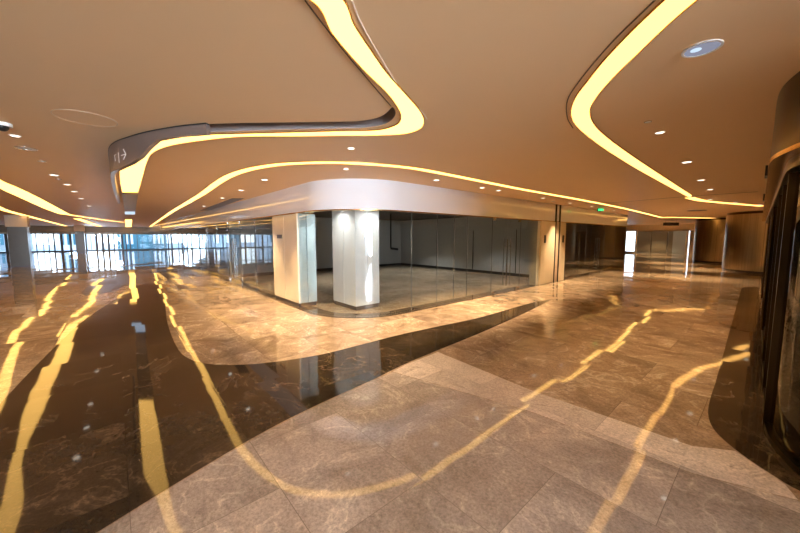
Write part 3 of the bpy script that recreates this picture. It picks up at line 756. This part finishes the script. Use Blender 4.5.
# round access panel outline
p = P(86, 118.5)
r = empty('access_panel', (p.x, p.y, H)); tag(r, 'faint round access panel outlined in the left ceiling', 'access panel')
bm = BM(); disc(bm, (0, 0), .245, .249, -.003, -.0005, 48); link('rim', bm, 'wall', r)
bm = BM(); disc(bm, (0, 0), 0, .244, -.0012, -.0005, 48); link('cover', bm, 'ceiling', r)
# linear air vent
v = px([(200, 210.5), (210.5, 210.5), (244, 198.4), (232, 198.4)]); c = sum(v, Vector((0, 0)))/4
r = empty('air_vent', (c.x, c.y, H)); tag(r, 'long dark linear air vent in the ceiling over the left shop front', 'air vent'); bpy.context.view_layer.update()
bm = BM(); prism(bm, v, H-.006, H-.0005); o = link('backing', bm, 'frame', r); o.matrix_parent_inverse = r.matrix_basis.inverted()
for k in range(4):
    t0 = k/4+.05; 
    A = v[0].lerp(v[1], t0); B = v[3].lerp(v[2], t0)
    bm = BM(); ribbon(bm, [A, B], .02, H-.014, H-.006); o = link('slat', bm, 'board', r); o.matrix_parent_inverse = r.matrix_basis.inverted()
# green exit sign and hanging sign on the right
p = P(601, 207.6)
r = empty('exit_sign', (p.x, p.y, H)); tag(r, 'tiny green exit light under the ceiling over the right shops', 'sign'); bpy.context.view_layer.update()
bm = BM(); bmesh.ops.create_cube(bm, size=1); bmesh.ops.scale(bm, vec=(.20, .05, .08), verts=bm.verts); bmesh.ops.translate(bm, vec=(0, 0, -.09), verts=bm.verts); link('face', bm, 'green', r)
bm = BM(); bmesh.ops.create_cube(bm, size=1); bmesh.ops.scale(bm, vec=(.24, .04, .12), verts=bm.verts); bmesh.ops.translate(bm, vec=(0, .047, -.09), verts=bm.verts); link('housing', bm, 'frame', r)
bm = BM(); tube(bm, (0, .047, -.02), (0, .047, 0), .01, 8); link('stem', bm, 'steel', r)
p = Vector((19.8, 24.0))
r = empty('hanging_sign', (p.x, p.y, H)); tag(r, 'dark hanging direction sign before the far straight amber strip', 'sign')
bm = BM(); bmesh.ops.create_cube(bm, size=1); bmesh.ops.scale(bm, vec=(1.1, .08, .22), verts=bm.verts); bmesh.ops.translate(bm, vec=(0, 0, -.30), verts=bm.verts); link('face', bm, 'frame', r)
for sx in (-.4, .4):
    bm = BM(); tube(bm, (sx, 0, -.19), (sx, 0, 0), .012, 8); link('hanger', bm, 'steel', r)

# ------------------------------------------------------------------ light and world
def area(name, loc, target, sx, sy, e, col):
    l = bpy.data.lights.new(name, 'AREA'); l.shape = 'RECTANGLE'; l.size = sx; l.size_y = sy; l.energy = e; l.color = col
    o = bpy.data.objects.new(name, l); COL.objects.link(o); o.location = loc
    o.rotation_euler = (Vector(target)-Vector(loc)).to_track_quat('-Z', 'Z').to_euler(); return o
c = S(RW-.3, -4.75); t = S(1.0, -.5)
area('rear_window_daylight', v3(c, 1.55), v3(t, 1.75), 7.2, 2.5, 1350, (.80, .88, 1.0)).data.spread = math.radians(105)
c = S(A1+.4, -5); t = S(A1-10, -5)
area('far_window_daylight', v3(c, 1.1), v3(t, 1.1), 24, 1.9, 1600, (.75, .86, 1.0))
def shop_fill(p, e, col, z=2.69):  # added spots with no fittings, to brighten shop interiors and the white pillar
    l = bpy.data.lights.new('shop_fill', 'SPOT'); l.energy = e; l.color = col; l.spot_size = math.radians(108); l.spot_blend = .6; l.shadow_soft_size = .05
    o = bpy.data.objects.new('shop_fill', l); COL.objects.link(o); o.location = v3(p, z)
for a, b, e in ((2.2, 4.6, 170), (6.2, 3.0, 200), (6.2, 7.6, 220), (2.5, 8.0, 120), (5, 14, 320), (14, 4, 260), (25, 4, 320), (1.35, .42, 60), (.40, 1.25, 50)): shop_fill(S(a, b), e, (1, .97, .92))
shop_fill(S(2.6, FB+1.4), 120, (1, .8, .5), 2.28)
shop_fill(Vector((6, 3)), 22, (1, .85, .6))
for a, b in ((-1, 24), (1, 32), (6, 26), (-3.0, 15), (-2.6, 20), (2.4, 36.9), (-1.5, 36.6)):  # spots without fixtures, put in to brighten the drums, floor and far end
    l = bpy.data.lights.new('corridor_fill', 'SPOT'); l.energy = 800; l.color = (1, .68, .34); l.spot_size = math.radians(80); l.spot_blend = .8; l.shadow_soft_size = .08
    o = bpy.data.objects.new('corridor_fill', l); COL.objects.link(o); o.location = v3(S(a, b), H-.02)

w = bpy.data.worlds.new('world'); scene.world = w; w.use_nodes = True
nt = w.node_tree; nt.nodes.clear()
out = nt.nodes.new('ShaderNodeOutputWorld'); bg = nt.nodes.new('ShaderNodeBackground')
tc = nt.nodes.new('ShaderNodeTexCoord'); sp = nt.nodes.new('ShaderNodeSeparateXYZ'); rp = nt.nodes.new('ShaderNodeValToRGB')
nt.links.new(tc.outputs['Generated'], sp.inputs[0]); nt.links.new(sp.outputs[2], rp.inputs[0])
rp.color_ramp.elements[0].position = 0; rp.color_ramp.elements[0].color = (.86, .93, 1, 1)
rp.color_ramp.elements[1].position = .5; rp.color_ramp.elements[1].color = (.45, .66, 1, 1)
nt.links.new(rp.outputs[0], bg.inputs[0]); bg.inputs[1].default_value = 3.0; nt.links.new(bg.outputs[0], out.inputs[0])

scene.view_settings.view_transform = 'Standard'; scene.view_settings.look = 'None'
scene.view_settings.gamma = 1; scene.view_settings.exposure = 0.55; scene.view_settings.use_curve_mapping = False
